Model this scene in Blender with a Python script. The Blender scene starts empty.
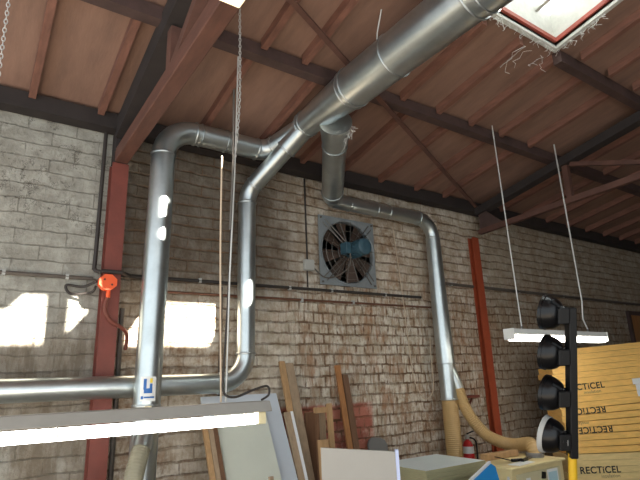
import bpy, bmesh, math, random
from mathutils import Vector as V, Matrix, geometry
random.seed(7)
C = bpy.context.scene.collection
PI = math.pi

# ------------------------------------------------------------------ helpers
def srgb(r, g, b):
    f = lambda c: (c/255/12.92) if c/255 <= .04045 else ((c/255+.055)/1.055)**2.4
    return (f(r), f(g), f(b), 1)

class MB:
    def __init__(s): s.bm = bmesh.new(); s.smooth = False
    def quad(s, pts):
        s.bm.faces.new([s.bm.verts.new(p) for p in pts]); return s
    def prism(s, poly, vec):
        vec = V(vec); a = [s.bm.verts.new(V(p)) for p in poly]; b = [s.bm.verts.new(V(p)+vec) for p in poly]
        n = len(a)
        s.bm.faces.new(a[::-1]); s.bm.faces.new(b)
        for i in range(n): s.bm.faces.new((a[i], a[(i+1) % n], b[(i+1) % n], b[i]))
        return s
    def box(s, x0, x1, y0, y1, z0, z1):
        return s.prism([(x0,y0,z0),(x1,y0,z0),(x1,y1,z0),(x0,y1,z0)], (0,0,z1-z0))
    def obox(s, c, u, v, w, su, sv, sw):
        u, v, w, c = V(u).normalized()*su/2, V(v).normalized()*sv/2, V(w).normalized()*sw/2, V(c)
        return s.prism([c-u-v-w, c+u-v-w, c+u+v-w, c-u+v-w], w*2)
    def bar(s, p0, p1, w, h, up=(0,0,1)):
        p0, p1 = V(p0), V(p1); d = (p1-p0); u = d.cross(V(up)).normalized(); v = u.cross(d).normalized()
        return s.obox((p0+p1)/2, d, u, v, d.length, w, h)
    def tube(s, pts, r, seg=16, cap=True):
        s.smooth = True
        pts = [V(p) for p in pts]; n = len(pts)
        rs = r if isinstance(r, (list, tuple)) else [r]*n
        T = []
        for i in range(n):
            t = (pts[min(i+1, n-1)]-pts[max(i-1, 0)]); T.append(t.normalized())
        ref = V((0,0,1)) if abs(T[0].z) < .9 else V((1,0,0))
        u = T[0].cross(ref).normalized(); rings = []
        for i in range(n):
            u = (u - T[i]*u.dot(T[i])).normalized(); w = T[i].cross(u)
            rings.append([s.bm.verts.new(pts[i]+(u*math.cos(2*PI*k/seg)+w*math.sin(2*PI*k/seg))*rs[i]) for k in range(seg)])
        for a, b in zip(rings, rings[1:]):
            for k in range(seg): s.bm.faces.new((a[k], a[(k+1) % seg], b[(k+1) % seg], b[k]))
        if cap:
            s.bm.faces.new(rings[0][::-1]); s.bm.faces.new(rings[-1])
        return s
    def lathe(s, c, axis, prof, seg=28):          # prof: (distance along axis, radius)
        s.smooth = True
        c, ax = V(c), V(axis).normalized(); ref = V((0,0,1)) if abs(ax.z) < .9 else V((1,0,0))
        u = ax.cross(ref).normalized(); w = ax.cross(u); rings = []
        for t, r in prof:
            r = max(r, 1e-4)
            rings.append([s.bm.verts.new(c+ax*t+(u*math.cos(2*PI*k/seg)+w*math.sin(2*PI*k/seg))*r) for k in range(seg)])
        for a, b in zip(rings, rings[1:]):
            for k in range(seg): s.bm.faces.new((a[k], a[(k+1) % seg], b[(k+1) % seg], b[k]))
        s.bm.faces.new(rings[0][::-1]); s.bm.faces.new(rings[-1]); return s
    def ring(s, c, axis, r, w=.012, t=.008, seg=28):  # flat band around a duct
        return s.lathe(c, axis, [(-w, r-.004), (-w, r+t*.6), (-w*.5, r+t), (w*.5, r+t), (w, r+t*.6), (w, r-.004)], seg)

def obj(name, mb, m, parent=None, bevel=0, auto=35):
    bm = mb.bm
    bmesh.ops.recalc_face_normals(bm, faces=bm.faces)
    if bevel:
        bmesh.ops.bevel(bm, geom=[e for e in bm.edges if e.is_manifold and e.calc_face_angle(0) > .6], offset=bevel, segments=1, affect='EDGES')
    if parent is not None:
        w = parent.location.copy(); p = parent.parent
        while p is not None: w += p.location; p = p.parent
        bmesh.ops.translate(bm, verts=bm.verts, vec=-w)
    me = bpy.data.meshes.new(name); bm.to_mesh(me); bm.free()
    if mb.smooth:
        me.polygons.foreach_set('use_smooth', [True]*len(me.polygons)); me.set_sharp_from_angle(angle=math.radians(auto))
    o = bpy.data.objects.new(name, me); C.objects.link(o)
    if m: me.materials.append(m)
    if parent is not None: o.parent = parent
    return o
def tag(o, label, cat, group=None, kind=None):
    o['label'] = label; o['category'] = cat
    if group: o['group'] = group
    if kind: o['kind'] = kind
    return o
def thing(name, label, cat, loc=(0,0,0), group=None):
    o = bpy.data.objects.new(name, None); C.objects.link(o); o.location = loc
    return tag(o, label, cat, group)
def struct(name, mb, m):
    o = obj(name, mb, m); o['kind'] = 'structure'; return o
def dup(root, shift, label, group=None):
    r = root.copy(); C.objects.link(r); r.location = V(root.location)+V(shift); r['label'] = label
    if group: r['group'] = group
    for ch in list(root.children):
        c = ch.copy(); C.objects.link(c); c.parent = r
        for g in list(ch.children):
            d = g.copy(); C.objects.link(d); d.parent = c
    return r
def arc_path(p0, p1, p2, rad, n=12):
    """fillet at p1 between p0 and p2 -> list of points"""
    p0, p1, p2 = V(p0), V(p1), V(p2); a = (p0-p1).normalized(); b = (p2-p1).normalized()
    ang = a.angle(b); d = rad/math.tan(ang/2); s = p1+a*d; e = p1+b*d
    cen = p1+(a+b).normalized()*(rad/math.sin(ang/2)); out = []
    va, vb = (s-cen), (e-cen); tot = va.angle(vb)
    for i in range(n+1):
        t = i/n; out.append(cen+(va*math.sin((1-t)*tot)+vb*math.sin(t*tot))/math.sin(tot))
    return out
def smooth_path(pts, n=8):
    pts = [V(p) for p in pts]; P = [pts[0]]+pts+[pts[-1]]; out = []
    for i in range(1, len(P)-2):
        a, b, c, d = P[i-1], P[i], P[i+1], P[i+2]
        for k in range(n):
            t = k/n
            out.append(.5*((2*b)+(c-a)*t+(2*a-5*b+4*c-d)*t*t+(3*b-a-3*c+d)*t**3))
    out.append(pts[-1]); return out

# ------------------------------------------------------------------ materials
def mat(name, col, rough=.6, metal=0, noise=0, nscale=8, bump=0, bscale=40, spec=.5, streak=None, emit=None, estr=0, coat=0):
    m = bpy.data.materials.new(name); m.use_nodes = True; nt = m.node_tree; b = nt.nodes['Principled BSDF']
    b.inputs['Base Color'].default_value = col; b.inputs['Roughness'].default_value = rough; b.inputs['Metallic'].default_value = metal
    b.inputs['Specular IOR Level'].default_value = spec; b.inputs['Coat Weight'].default_value = coat
    tc = nt.nodes.new('ShaderNodeNewGeometry'); mp = nt.nodes.new('ShaderNodeMapping'); nt.links.new(tc.outputs['Position'], mp.inputs[0])
    if streak: mp.inputs['Scale'].default_value = streak
    if noise:
        n = nt.nodes.new('ShaderNodeTexNoise'); n.inputs['Scale'].default_value = nscale; n.inputs['Detail'].default_value = 6; n.inputs['Roughness'].default_value = .65
        nt.links.new(mp.outputs[0], n.inputs['Vector'])
        r = nt.nodes.new('ShaderNodeValToRGB'); e = r.color_ramp.elements
        e[0].position = .3; e[1].position = .7
        e[0].color = tuple(max(0, c*(1-noise)) for c in col[:3])+(1,); e[1].color = tuple(min(1, c*(1+noise)) for c in col[:3])+(1,)
        nt.links.new(n.outputs['Fac'], r.inputs[0]); nt.links.new(r.outputs[0], b.inputs['Base Color'])
    if bump:
        n2 = nt.nodes.new('ShaderNodeTexNoise'); n2.inputs['Scale'].default_value = bscale; n2.inputs['Detail'].default_value = 5
        nt.links.new(mp.outputs[0], n2.inputs['Vector'])
        bp = nt.nodes.new('ShaderNodeBump'); bp.inputs['Strength'].default_value = bump; bp.inputs['Distance'].default_value = .01
        nt.links.new(n2.outputs['Fac'], bp.inputs['Height']); nt.links.new(bp.outputs[0], b.inputs['Normal'])
    if emit:
        b.inputs['Emission Color'].default_value = emit; b.inputs['Emission Strength'].default_value = estr
    return m

def brick_material():
    m = bpy.data.materials.new('old_brick'); m.use_nodes = True; nt = m.node_tree; N = nt.nodes; L = nt.links
    bs = N['Principled BSDF']; bs.inputs['Roughness'].default_value = .9; bs.inputs['Specular IOR Level'].default_value = .2
    geo = N.new('ShaderNodeNewGeometry'); sep = N.new('ShaderNodeSeparateXYZ'); L.new(geo.outputs['Position'], sep.inputs[0])
    def noise(scale, detail=5, rough=.6, stretch=None):
        n = N.new('ShaderNodeTexNoise'); n.inputs['Scale'].default_value = scale; n.inputs['Detail'].default_value = detail; n.inputs['Roughness'].default_value = rough
        if stretch:
            mp = N.new('ShaderNodeMapping'); mp.inputs['Scale'].default_value = stretch; L.new(geo.outputs['Position'], mp.inputs[0]); L.new(mp.outputs[0], n.inputs['Vector'])
        else: L.new(geo.outputs['Position'], n.inputs['Vector'])
        return n.outputs['Fac']
    def math_(op, a, b=None, c=None):
        n = N.new('ShaderNodeMath'); n.operation = op
        for i, v in enumerate((a, b, c)):
            if v is None: continue
            if isinstance(v, (int, float)): n.inputs[i].default_value = v
            else: L.new(v, n.inputs[i])
        return n.outputs[0]
    def smap(v, a, b, lo=0, hi=1):
        n = N.new('ShaderNodeMapRange'); n.interpolation_type = 'SMOOTHSTEP'; L.new(v, n.inputs[0])
        for i, q in enumerate((a, b, lo, hi)): n.inputs[i+1].default_value = q
        return n.outputs[0]
    def mix(f, a, b):
        n = N.new('ShaderNodeMix'); n.data_type = 'RGBA'
        if isinstance(f, (int, float)): n.inputs[0].default_value = f
        else: L.new(f, n.inputs[0])
        for i, v in ((6, a), (7, b)):
            if isinstance(v, tuple): n.inputs[i].default_value = v
            else: L.new(v, n.inputs[i])
        return n.outputs[2]
    X, Z = sep.outputs[0], sep.outputs[2]
    wob = math_('MULTIPLY', math_('SUBTRACT', noise(2.2, 3), .5), .07)
    wob2 = math_('MULTIPLY', math_('SUBTRACT', noise(14, 3), .5), .022)
    vec = N.new('ShaderNodeCombineXYZ'); L.new(math_('ADD', X, wob2), vec.inputs[0]); L.new(math_('ADD', math_('ADD', Z, wob), wob2), vec.inputs[1])
    def brick(w, h, mortar, sq=1, off=.5):
        b = N.new('ShaderNodeTexBrick'); L.new(vec.outputs[0], b.inputs['Vector']); b.inputs['Scale'].default_value = 1
        b.inputs['Brick Width'].default_value = w; b.inputs['Row Height'].default_value = h; b.inputs['Mortar Size'].default_value = mortar
        b.inputs['Mortar Smooth'].default_value = .35; b.offset = off; b.squash_frequency = 2; b.squash = sq
        b.inputs['Color1'].default_value = (0,0,0,1); b.inputs['Color2'].default_value = (1,1,1,1); b.inputs['Mortar'].default_value = (.5,.5,.5,1)
        return b
    bl = brick(.38, .127, .006); bc = brick(.125, .112, .013); br = brick(.25, .112, .008)
    xw = math_('ADD', X, math_('MULTIPLY', math_('SUBTRACT', noise(3, 3), .5), .5))
    zl = smap(X, .9, .96, 1, 0)                                  # big painted blocks at the left
    zc = math_('MULTIPLY', smap(X, 2.5, 3.0), smap(Z, 2.9, 2.5))                        # header courses low in the middle
    def zoned(o):
        def mf(f, a, b):
            return math_('ADD', math_('MULTIPLY', a, math_('SUBTRACT', 1, f)), math_('MULTIPLY', b, f))
        g = lambda b: b.outputs[o]
        a = mf(zc, g(br), g(bc)); return mf(zl, a, g(bl))
    mortar = zoned('Fac'); tone = zoned('Color')
    zz = math_('ADD', math_('ADD', Z, wob), wob2)
    def rowline(h, w):
        fr = math_('FRACT', math_('DIVIDE', zz, h)); d = math_('ABSOLUTE', math_('SUBTRACT', fr, .5))
        return smap(d, .5-w, .5-w*.25)
    hline = math_('ADD', math_('MULTIPLY', rowline(.112, .13), math_('SUBTRACT', 1, zl)), math_('MULTIPLY', rowline(.127, .06), math_('MULTIPLY', zl, .6)))
    n1 = noise(1.3, 6, .65); n2 = noise(7, 6, .7); n3 = noise(28, 5, .7); ns = noise(4, 5, .7, (3.2, 1, .7))
    # bare brick tones
    fs = noise(11, 5, .7, (3.4, 1, .55))
    bare = mix(tone, srgb(118, 84, 60), srgb(158, 112, 78)); bare = mix(smap(n3, .35, .65), mix(.35, bare, srgb(86, 66, 52)), bare)
    white = mix(smap(n2, .35, .7), srgb(186, 172, 150), srgb(234, 227, 212))
    white = mix(math_('MULTIPLY', tone, .3), white, srgb(150, 138, 120))
    # how much whitewash is left
    keep = math_('ADD', math_('MULTIPLY', n1, 1.15), math_('ADD', math_('MULTIPLY', n2, .55), math_('MULTIPLY', math_('ADD', n3, ns), .38)))
    keep = smap(keep, .78, 1.25)
    blob = math_('MULTIPLY', math_('MULTIPLY', smap(X, 1.9, 2.6), smap(X, 5.6, 3.4)), math_('MULTIPLY', smap(Z, 3.0, 2.4), smap(Z, 1.0, 1.5)))
    keep = math_('ADD', math_('MULTIPLY', keep, .85), math_('MULTIPLY', blob, .32))
    col = mix(keep, bare, white)
    strk = math_('MULTIPLY', smap(fs, .46, .6), math_('ADD', .2, math_('MULTIPLY', zc, .38)))
    col = mix(strk, col, srgb(146, 106, 74))
    # rusty runs below the cable line
    rust = math_('MULTIPLY', smap(noise(3.4, 5, .7, (1.6, 1, .55)), .5, .68), math_('MULTIPLY', smap(X, 2.2, 3.0), smap(Z, 3.5, 2.6)))
    col = mix(math_('MULTIPLY', rust, .62), col, srgb(156, 104, 62))
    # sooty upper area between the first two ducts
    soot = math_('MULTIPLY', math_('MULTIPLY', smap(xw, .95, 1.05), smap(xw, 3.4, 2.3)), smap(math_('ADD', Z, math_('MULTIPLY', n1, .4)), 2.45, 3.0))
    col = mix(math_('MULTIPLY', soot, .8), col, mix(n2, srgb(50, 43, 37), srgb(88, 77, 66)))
    # grey-beige stretch to the right of the second post
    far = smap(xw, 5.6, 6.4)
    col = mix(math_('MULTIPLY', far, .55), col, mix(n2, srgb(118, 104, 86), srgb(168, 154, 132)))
    # left: grey painted blocks with dark cracks
    lc = mix(smap(n2, .3, .7), srgb(144, 141, 131), srgb(180, 178, 168)); lc = mix(math_('MULTIPLY', tone, .2), lc, srgb(138, 134, 124))
    low = math_('MULTIPLY', smap(Z, 2.3, 1.9), smap(n1, .35, .6)); lc = mix(math_('MULTIPLY', low, .6), lc, srgb(120, 104, 84))
    col = mix(zl, col, lc)
    grime = math_('MULTIPLY', smap(ns, .42, .62), math_('ADD', smap(Z, 2.6, 1.9), .15)); grime = math_('MULTIPLY', math_('MINIMUM', grime, 1), zl)
    col = mix(math_('MULTIPLY', grime, .5), col, srgb(98, 84, 68))
    cr = math_('ABSOLUTE', math_('SUBTRACT', noise(4.2, 6, .75, (1.3, 1, 1)), .5))
    crack = math_('MULTIPLY', math_('MULTIPLY', smap(cr, .016, .004), smap(noise(3, 3), .46, .6)), math_('MULTIPLY', smap(X, 1.0, .8), smap(Z, 2.5, 3.1)))
    pit = math_('MULTIPLY', smap(noise(9, 6, .75, (1, 1, 2)), .625, .66), math_('MULTIPLY', smap(X, 1.0, .8), smap(Z, 2.5, 3.3))); crack = math_('MAXIMUM', crack, pit)
    col = mix(math_('MULTIPLY', crack, .75), col, srgb(52, 46, 40))
    # bare red patch low down
    redw = math_('MULTIPLY', math_('MULTIPLY', smap(X, 2.5, 2.56), smap(X, 3.84, 3.78)), smap(math_('ADD', Z, math_('MULTIPLY', n2, .04)), 1.43, 1.38))
    red = mix(tone, srgb(160, 92, 76), srgb(192, 124, 104)); red = mix(smap(n2, .45, .7), red, srgb(204, 168, 150))
    col = mix(redw, col, red)
    # joints
    vj = math_('MULTIPLY', mortar, math_('MULTIPLY', smap(noise(9, 3), .40, .62), math_('ADD', .5, math_('MULTIPLY', zc, .4))))
    hj = math_('MULTIPLY', hline, math_('ADD', .15, math_('MULTIPLY', smap(noise(6, 5, .7), .38, .62), .6)))
    joint = math_('MAXIMUM', vj, hj)
    col = mix(math_('MINIMUM', joint, 1), col, mix(zl, srgb(112, 84, 60), srgb(98, 92, 82)))
    L.new(col, bs.inputs['Base Color'])
    h = math_('ADD', math_('SUBTRACT', math_('MULTIPLY', math_('SUBTRACT', 1, mortar), .35), math_('MULTIPLY', hline, .6)), math_('ADD', math_('MULTIPLY', n3, .55), math_('MULTIPLY', n2, .7)))
    h = math_('ADD', h, math_('MULTIPLY', tone, .25))
    bp = N.new('ShaderNodeBump'); bp.inputs['Strength'].default_value = .9; bp.inputs['Distance'].default_value = .018
    L.new(h, bp.inputs['Height']); L.new(bp.outputs[0], bs.inputs['Normal'])
    return m

def glass_mat():
    m = bpy.data.materials.new('roof_glass'); m.use_nodes = True; nt = m.node_tree
    out = nt.nodes['Material Output']; nt.nodes.remove(nt.nodes['Principled BSDF'])
    t = nt.nodes.new('ShaderNodeBsdfTranslucent'); t.inputs[0].default_value = (.85, .9, .92, 1)
    g = nt.nodes.new('ShaderNodeBsdfDiffuse'); g.inputs[0].default_value = (.8, .82, .82, 1)
    mx = nt.nodes.new('ShaderNodeMixShader'); mx.inputs[0].default_value = .25
    nt.links.new(t.outputs[0], mx.inputs[1]); nt.links.new(g.outputs[0], mx.inputs[2]); nt.links.new(mx.outputs[0], out.inputs[0])
    return m

M = dict(
    brick=brick_material(),
    roof=mat('roof_board', srgb(134, 104, 89), .75, noise=.22, nscale=2.2, bump=.2, bscale=25, streak=(3, .6, 1)),
    batten=mat('batten_wood', srgb(120, 82, 68), .75, noise=.3, nscale=6, streak=(4, .7, 4)),
    frame=mat('painted_frame', srgb(92, 62, 52), .7, noise=.3, nscale=5),
    darkframe=mat('dark_steel', srgb(76, 58, 54), .7, noise=.3, nscale=5),
    blackframe=mat('blackish_frame', srgb(46, 39, 37), .75, noise=.3, nscale=5),  # darkest frame tone: eave purlin, rafters, post top
    truss=mat('red_brown_timber', srgb(94, 61, 50), .7, noise=.3, nscale=5, streak=(3, .7, 3)),
    post=mat('red_oxide_paint', srgb(116, 58, 47), .6, noise=.16, nscale=6, bump=.15),
    post2=mat('orange_red_paint', srgb(156, 70, 42), .55, noise=.14, nscale=6, bump=.15),
    zinc=mat('galvanised_steel', (.50, .545, .545, 1), .33, metal=.93, noise=.12, nscale=5, bump=.04, bscale=6),
    zincband=mat('galvanised_band', (.46, .49, .49, 1), .36, metal=.9),
    hose=mat('hose_plastic', srgb(184, 152, 102), .45, noise=.08, nscale=8),
    hosegrey=mat('hose_translucent', srgb(142, 138, 118), .35, noise=.12, nscale=8),
    floor=mat('concrete_floor', srgb(128, 120, 110), .8, noise=.15, nscale=2),
    fanplate=mat('fan_plate', srgb(136, 142, 144), .5, metal=.2, noise=.12, nscale=9),
    blade=mat('fan_blade', srgb(74, 58, 48), .6, noise=.3, nscale=10),
    recess_shade=mat('fan_recess_shade', srgb(64, 52, 45), .8, noise=.3, nscale=10),  # dark tone painted for the shade inside the fan opening
    motor=mat('motor_paint', srgb(56, 84, 96), .45, noise=.1, nscale=12),
    wire=mat('guard_wire', srgb(116, 112, 106), .4, metal=.8),
    steelwire=mat('bright_wire', srgb(200, 200, 196), .4, metal=.3),
    cord=mat('pale_cord', srgb(196, 176, 152), .8),
    darkcable=mat('dark_cable', srgb(50, 44, 40), .6),
    conduit=mat('conduit', srgb(88, 80, 72), .6, noise=.25, nscale=9),
    rustpipe=mat('rusty_pipe', srgb(104, 68, 50), .7, noise=.3, nscale=9),
    redflex=mat('red_brown_flex', srgb(110, 54, 40), .6),
    orange=mat('orange_plastic', srgb(236, 92, 40), .5),
    greyplastic=mat('grey_plastic', srgb(172, 172, 166), .5),
    lampbody=mat('lamp_grey', srgb(150, 148, 142), .45, noise=.06, nscale=6),
    lampwhite=mat('lamp_white', srgb(225, 225, 220), .45),
    tube=mat('lit_tube', (1, 1, 1, 1), .4, emit=(1, .97, .9, 1), estr=14),
    tube2=mat('lit_diffuser', (1, 1, 1, 1), .4, emit=(1, .95, .86, 1), estr=12),
    warm=mat('warm_diffuser', (1, .95, .8, 1), .4, emit=(1, .80, .45, 1), estr=1.1),
    bulb=mat('warm_bulb', (1, 1, 1, 1), .4, emit=(1, .92, .7, 1), estr=9),
    socket=mat('socket_cream', srgb(232, 220, 178), .5),
    pale=mat('pale_board', srgb(206, 210, 196), .6, noise=.03, nscale=4),
    bluewhite=mat('blue_white_board', srgb(200, 208, 216), .45, noise=.03, nscale=4),
    cream=mat('cream_board', srgb(164, 160, 152), .6, noise=.03, nscale=5),
    blueedge=mat('edge_strip', srgb(190, 200, 232), .4),
    white=mat('white_laminate', srgb(232, 234, 236), .4),
    wood=mat('raw_wood', srgb(178, 142, 100), .7, noise=.2, nscale=5, streak=(7, 7, .5)),
    oldwood=mat('grey_wood', srgb(162, 140, 114), .75, noise=.2, nscale=5, streak=(7, 7, .5)),
    darkwood=mat('brown_wood', srgb(112, 80, 56), .7, noise=.25, nscale=5, streak=(7, 7, .5)),
    orangewood=mat('orange_wood', srgb(164, 112, 66), .7, noise=.2, nscale=5, streak=(7, 7, .5)),
    greysheet=mat('grey_sheet', srgb(110, 108, 104), .6),
    mdftop=mat('pale_blue_sheet', srgb(222, 234, 234), .5, noise=.03, nscale=4),
    mdf=mat('sheet_edge', srgb(162, 156, 120), .7, noise=.12, nscale=10, streak=(1, 1, 14)),
    blue=mat('blue_film', srgb(44, 140, 208), .4),
    film=mat('crumpled_film', srgb(196, 200, 204), .3, noise=.1, nscale=20, bump=.6, bscale=30),
    cab=mat('cabinet_paint', srgb(226, 208, 156), .5, noise=.05, nscale=6),
    cabdoor=mat('cabinet_door_paint', srgb(206, 196, 158), .5, noise=.05, nscale=6),
    black=mat('black_rubber', srgb(12, 12, 14), .3, spec=.35),
    blacksatin=mat('black_steel', srgb(14, 14, 15), .5, spec=.3),
    greyrubber=mat('grey_rubber', srgb(168, 168, 164), .6),
    yellow=mat('yellow_paint', srgb(216, 172, 34), .45),
    foam=mat('yellow_wrapped_foam', srgb(236, 188, 106), .42, noise=.14, nscale=7, bump=.25, bscale=18, streak=(1, 1, 5)),
    foam2=mat('pale_foam', srgb(224, 198, 138), .5, noise=.12, nscale=7, bump=.2, bscale=18, streak=(1, 1, 5)),
    ink=mat('black_ink', srgb(40, 36, 30), .6), greyink=mat('grey_ink', srgb(130, 110, 80), .6),
    red=mat('extinguisher_red', srgb(200, 30, 34), .3), paper=mat('paper', srgb(226, 228, 226), .7),
    paleblue=mat('printed_blue', srgb(176, 206, 214), .7), bluelogo=mat('logo_blue', srgb(28, 96, 170), .5), yellowlogo=mat('logo_yellow', srgb(232, 204, 60), .5),
    web=mat('cobweb', srgb(226, 226, 222), .8), skyframe=mat('skylight_frame', srgb(190, 188, 180), .6, noise=.12, nscale=12),
    redtrim=mat('skylight_red', srgb(150, 70, 56), .6, noise=.2, nscale=10), glass=glass_mat(),
)

# ------------------------------------------------------------------ setting
WY, EZ = 4.6, 4.05                    # brick wall plane, eave height
SL = math.tan(math.radians(10.57))    # roof rises towards -Y
rz = lambda y: EZ+(WY-y)*SL
SUN = V((-.48, 1, -.6))
def to_roof(p):                       # where the sun ray that reaches p crosses the roof
    p = V(p); t = (rz(p.y)-p.z)/(-SUN.z-SL); q = p-SUN*t; return (q.x, q.y)

XL, XR, YB = -3.0, 13.0, -4.0
struct('wall_back', MB().box(XL, XR, WY, WY+.35, 0, EZ+.02), M['brick'])
struct('floor', MB().box(XL, XR, YB, WY, -.2, 0), M['floor'])
struct('wall_right', MB().box(XR, XR+.3, YB, WY+.35, 0, 5.9), M['brick'])
struct('wall_front', MB().box(3.0, XR, YB-.3, YB, 0, 5.72), M['floor'])  # unseen; its extent is set to block low sun under the roof edge

SKY = [(2.85, .8), (4.12, .8), (4.12, 2.04), (2.85, 2.04)]
sun_hole_a = [to_roof((x, WY, z)) for x, z in ((-.5, 1.95), (.47, 1.95), (.46, 2.37), (.31, 2.37), (.2, 2.24), (-.5, 2.26))]  # unseen roof hole, shaped so the sun lands as wall patches
sun_hole_b = [to_roof((x, WY, z)) for x, z in ((.645, 1.95), (1.86, 1.95), (1.9, 2.05), (2.0, 2.15), (2.0, 2.37), (.95, 2.37), (.88, 2.27), (.72, 2.27), (.70, 2.37), (.645, 2.37))]  # likewise shaped for its sun patch, notched to spare the orange box
sun_hole_c = [to_roof((x, 4.06, z)) for x, z in ((1.17, 2.95), (1.33, 3.02), (1.33, 3.34), (1.17, 3.3))]  # this hole and the next are added only to sunlight the logo duct
sun_hole_d = [to_roof((x, 4.06, z)) for x, z in ((1.17, 2.78), (1.33, 2.74), (1.33, 2.93), (1.17, 2.88))]
def build_ceiling():
    holes = [SKY, sun_hole_a, sun_hole_b, sun_hole_c, sun_hole_d]
    vs = [V(p) for p in ((XL, YB), (XR, YB), (XR, WY+.35), (XL, WY+.35))]; es = [(0, 1), (1, 2), (2, 3), (3, 0)]
    for h in holes:
        k = len(vs); vs += [V(p) for p in h]; es += [(k+i, k+(i+1) % len(h)) for i in range(len(h))]
    ov, oe, of, *_ = geometry.delaunay_2d_cdt(vs, es, [], 1, 1e-5)
    def inside(p, poly):
        r = False; n = len(poly)
        for i in range(n):
            (x1, y1), (x2, y2) = poly[i], poly[(i+1) % n]
            if (y1 > p[1]) != (y2 > p[1]) and p[0] < (x2-x1)*(p[1]-y1)/(y2-y1)+x1: r = not r
        return r
    mb = MB(); bv = [mb.bm.verts.new((p.x, p.y, rz(p.y))) for p in ov]
    for f in of:
        c = sum((ov[i] for i in f), V((0, 0)))/len(f)
        if not any(inside(c, h) for h in holes): mb.bm.faces.new([bv[i] for i in f])
    bmesh.ops.recalc_face_normals(mb.bm, faces=mb.bm.faces)
    g = bmesh.ops.extrude_face_region(mb.bm, geom=list(mb.bm.faces))
    bmesh.ops.translate(mb.bm, verts=[v for v in g['geom'] if isinstance(v, bmesh.types.BMVert)], vec=(0, 0, .05))
    struct('ceiling', mb, M['roof'])
build_ceiling()

# skylight: curb, red trim, panes
def roofbox(mb, x0, x1, y0, y1, d0, d1):   # box hugging the roof slope, d = offset from the roof underside
    return mb.prism([(x0, y0, rz(y0)+d0), (x1, y0, rz(y0)+d0), (x1, y1, rz(y1)+d0), (x0, y1, rz(y1)+d0)], (0, 0, d1-d0))
win = bpy.data.objects.new('window_1', None); C.objects.link(win); win['kind'] = 'structure'; win.location = (3.5, 1.4, rz(1.4))
mb = MB()
roofbox(mb, 2.85, 4.12, 2.04, 2.08, -.03, .34); roofbox(mb, 4.12, 4.16, .76, 2.08, -.03, .34)
roofbox(mb, 2.81, 2.85, .76, 2.08, -.03, .34); roofbox(mb, 2.85, 4.12, .76, .8, -.03, .34)
obj('window_frame', mb, M['skyframe'], win)
mb = MB(); roofbox(mb, 2.85, 4.10, 2.015, 2.037, .02, .06); roofbox(mb, 4.097, 4.117, .82, 2.015, .02, .06); obj('window_trim', mb, M['redtrim'], win)
mb = MB(); roofbox(mb, 3.86, 3.9, .8, 2.04, .27, .33); obj('window_bar', mb, M['skyframe'], win)
mb = MB(); roofbox(mb, 2.83, 4.14, .78, 2.06, .335, .345); obj('window_pane', mb, M['glass'], win)

# ------------------------------------------------------------------ roof frame
def batten(x, y0, y1, label, w=.055, h=.085, m='batten'):
    mb = MB(); roofbox(mb, x-w/2, x+w/2, y0, y1, -h, -.002)
    tag(obj('roof_batten', mb, M[m]), label, 'batten', None)
ordn = ['first', 'second', 'third', 'fourth', 'fifth', 'sixth', 'seventh', 'eighth', 'ninth', 'tenth', 'eleventh', 'twelfth']
def row(xs, y0, y1, text):
    for i, x in enumerate(xs): batten(x, y0, y1, text.format(ordn[i]))
row([.18, .72], 3.27, 4.42, '{} red-brown roof batten from the dangling chain, beside the grey block wall')
row([1.63, 2.27, 2.85, 3.4, 4.0, 4.62, 5.16], 3.27, 4.42, '{} lower roof batten from the timber truss, between eave and dark purlin')
row([6.4, 7.0, 7.6, 8.2, 8.8, 9.4, 10.0, 10.6], 3.27, 4.42, '{} lower roof batten beyond the orange post truss, above the dim brick wall')
row([.3, 1.15, 1.68, 2.07, 2.66], 2.12, 3.13, '{} upper roof batten from the timber truss, above the dark purlin')
row([3.2, 3.7, 4.2, 4.72, 5.26], 2.12, 3.13, '{} upper roof batten beyond the big duct, below the skylight line')
row([6.4, 7.0, 7.6, 8.2], 2.12, 3.13, '{} upper roof batten beyond the orange post truss')
row([4.45, 4.95, 5.45], .6, 1.98, '{} dark batten beside the skylight')
def beamx(name, x0, x1, y, w, h, label, cat, m='darkframe', drop=.003):
    z = min(rz(y-w/2), rz(y+w/2))-drop
    return tag(obj(name, MB().box(x0, x1, y-w/2, y+w/2, z-h, z), M[m]), label, cat)
beamx('purlin', XL, 12.9, 3.2, .1, .11, 'dark purlin crossing the roof between lower and upper battens', 'roof beam')
beamx('purlin', XL, 2.8, 2.08, .08, .12, 'dark purlin high up behind the timber truss, ending at the big duct', 'roof beam')
beamx('purlin', 4.18, 12.9, 2.08, .08, .12, 'dark purlin running from the skylight corner to the far truss', 'roof beam')
beamx('eave_purlin', XL, 12.9, 4.5, .14, .15, 'dark eave purlin lying along the top of the brick wall', 'roof beam', 'blackframe')
mb = MB(); roofbox(mb, -.2, 5.7, 4.43, 4.44, -.02, -.005)
# thin diagonal brace on the roof underside
tag(obj('brace_rod', MB().bar((1.02, 2.33, rz(2.33)-.145), (5.74, 4.36, rz(4.36)-.145), .045, .02), M['frame']), 'thin steel brace running diagonally under the roof towards the orange post', 'brace')

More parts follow.
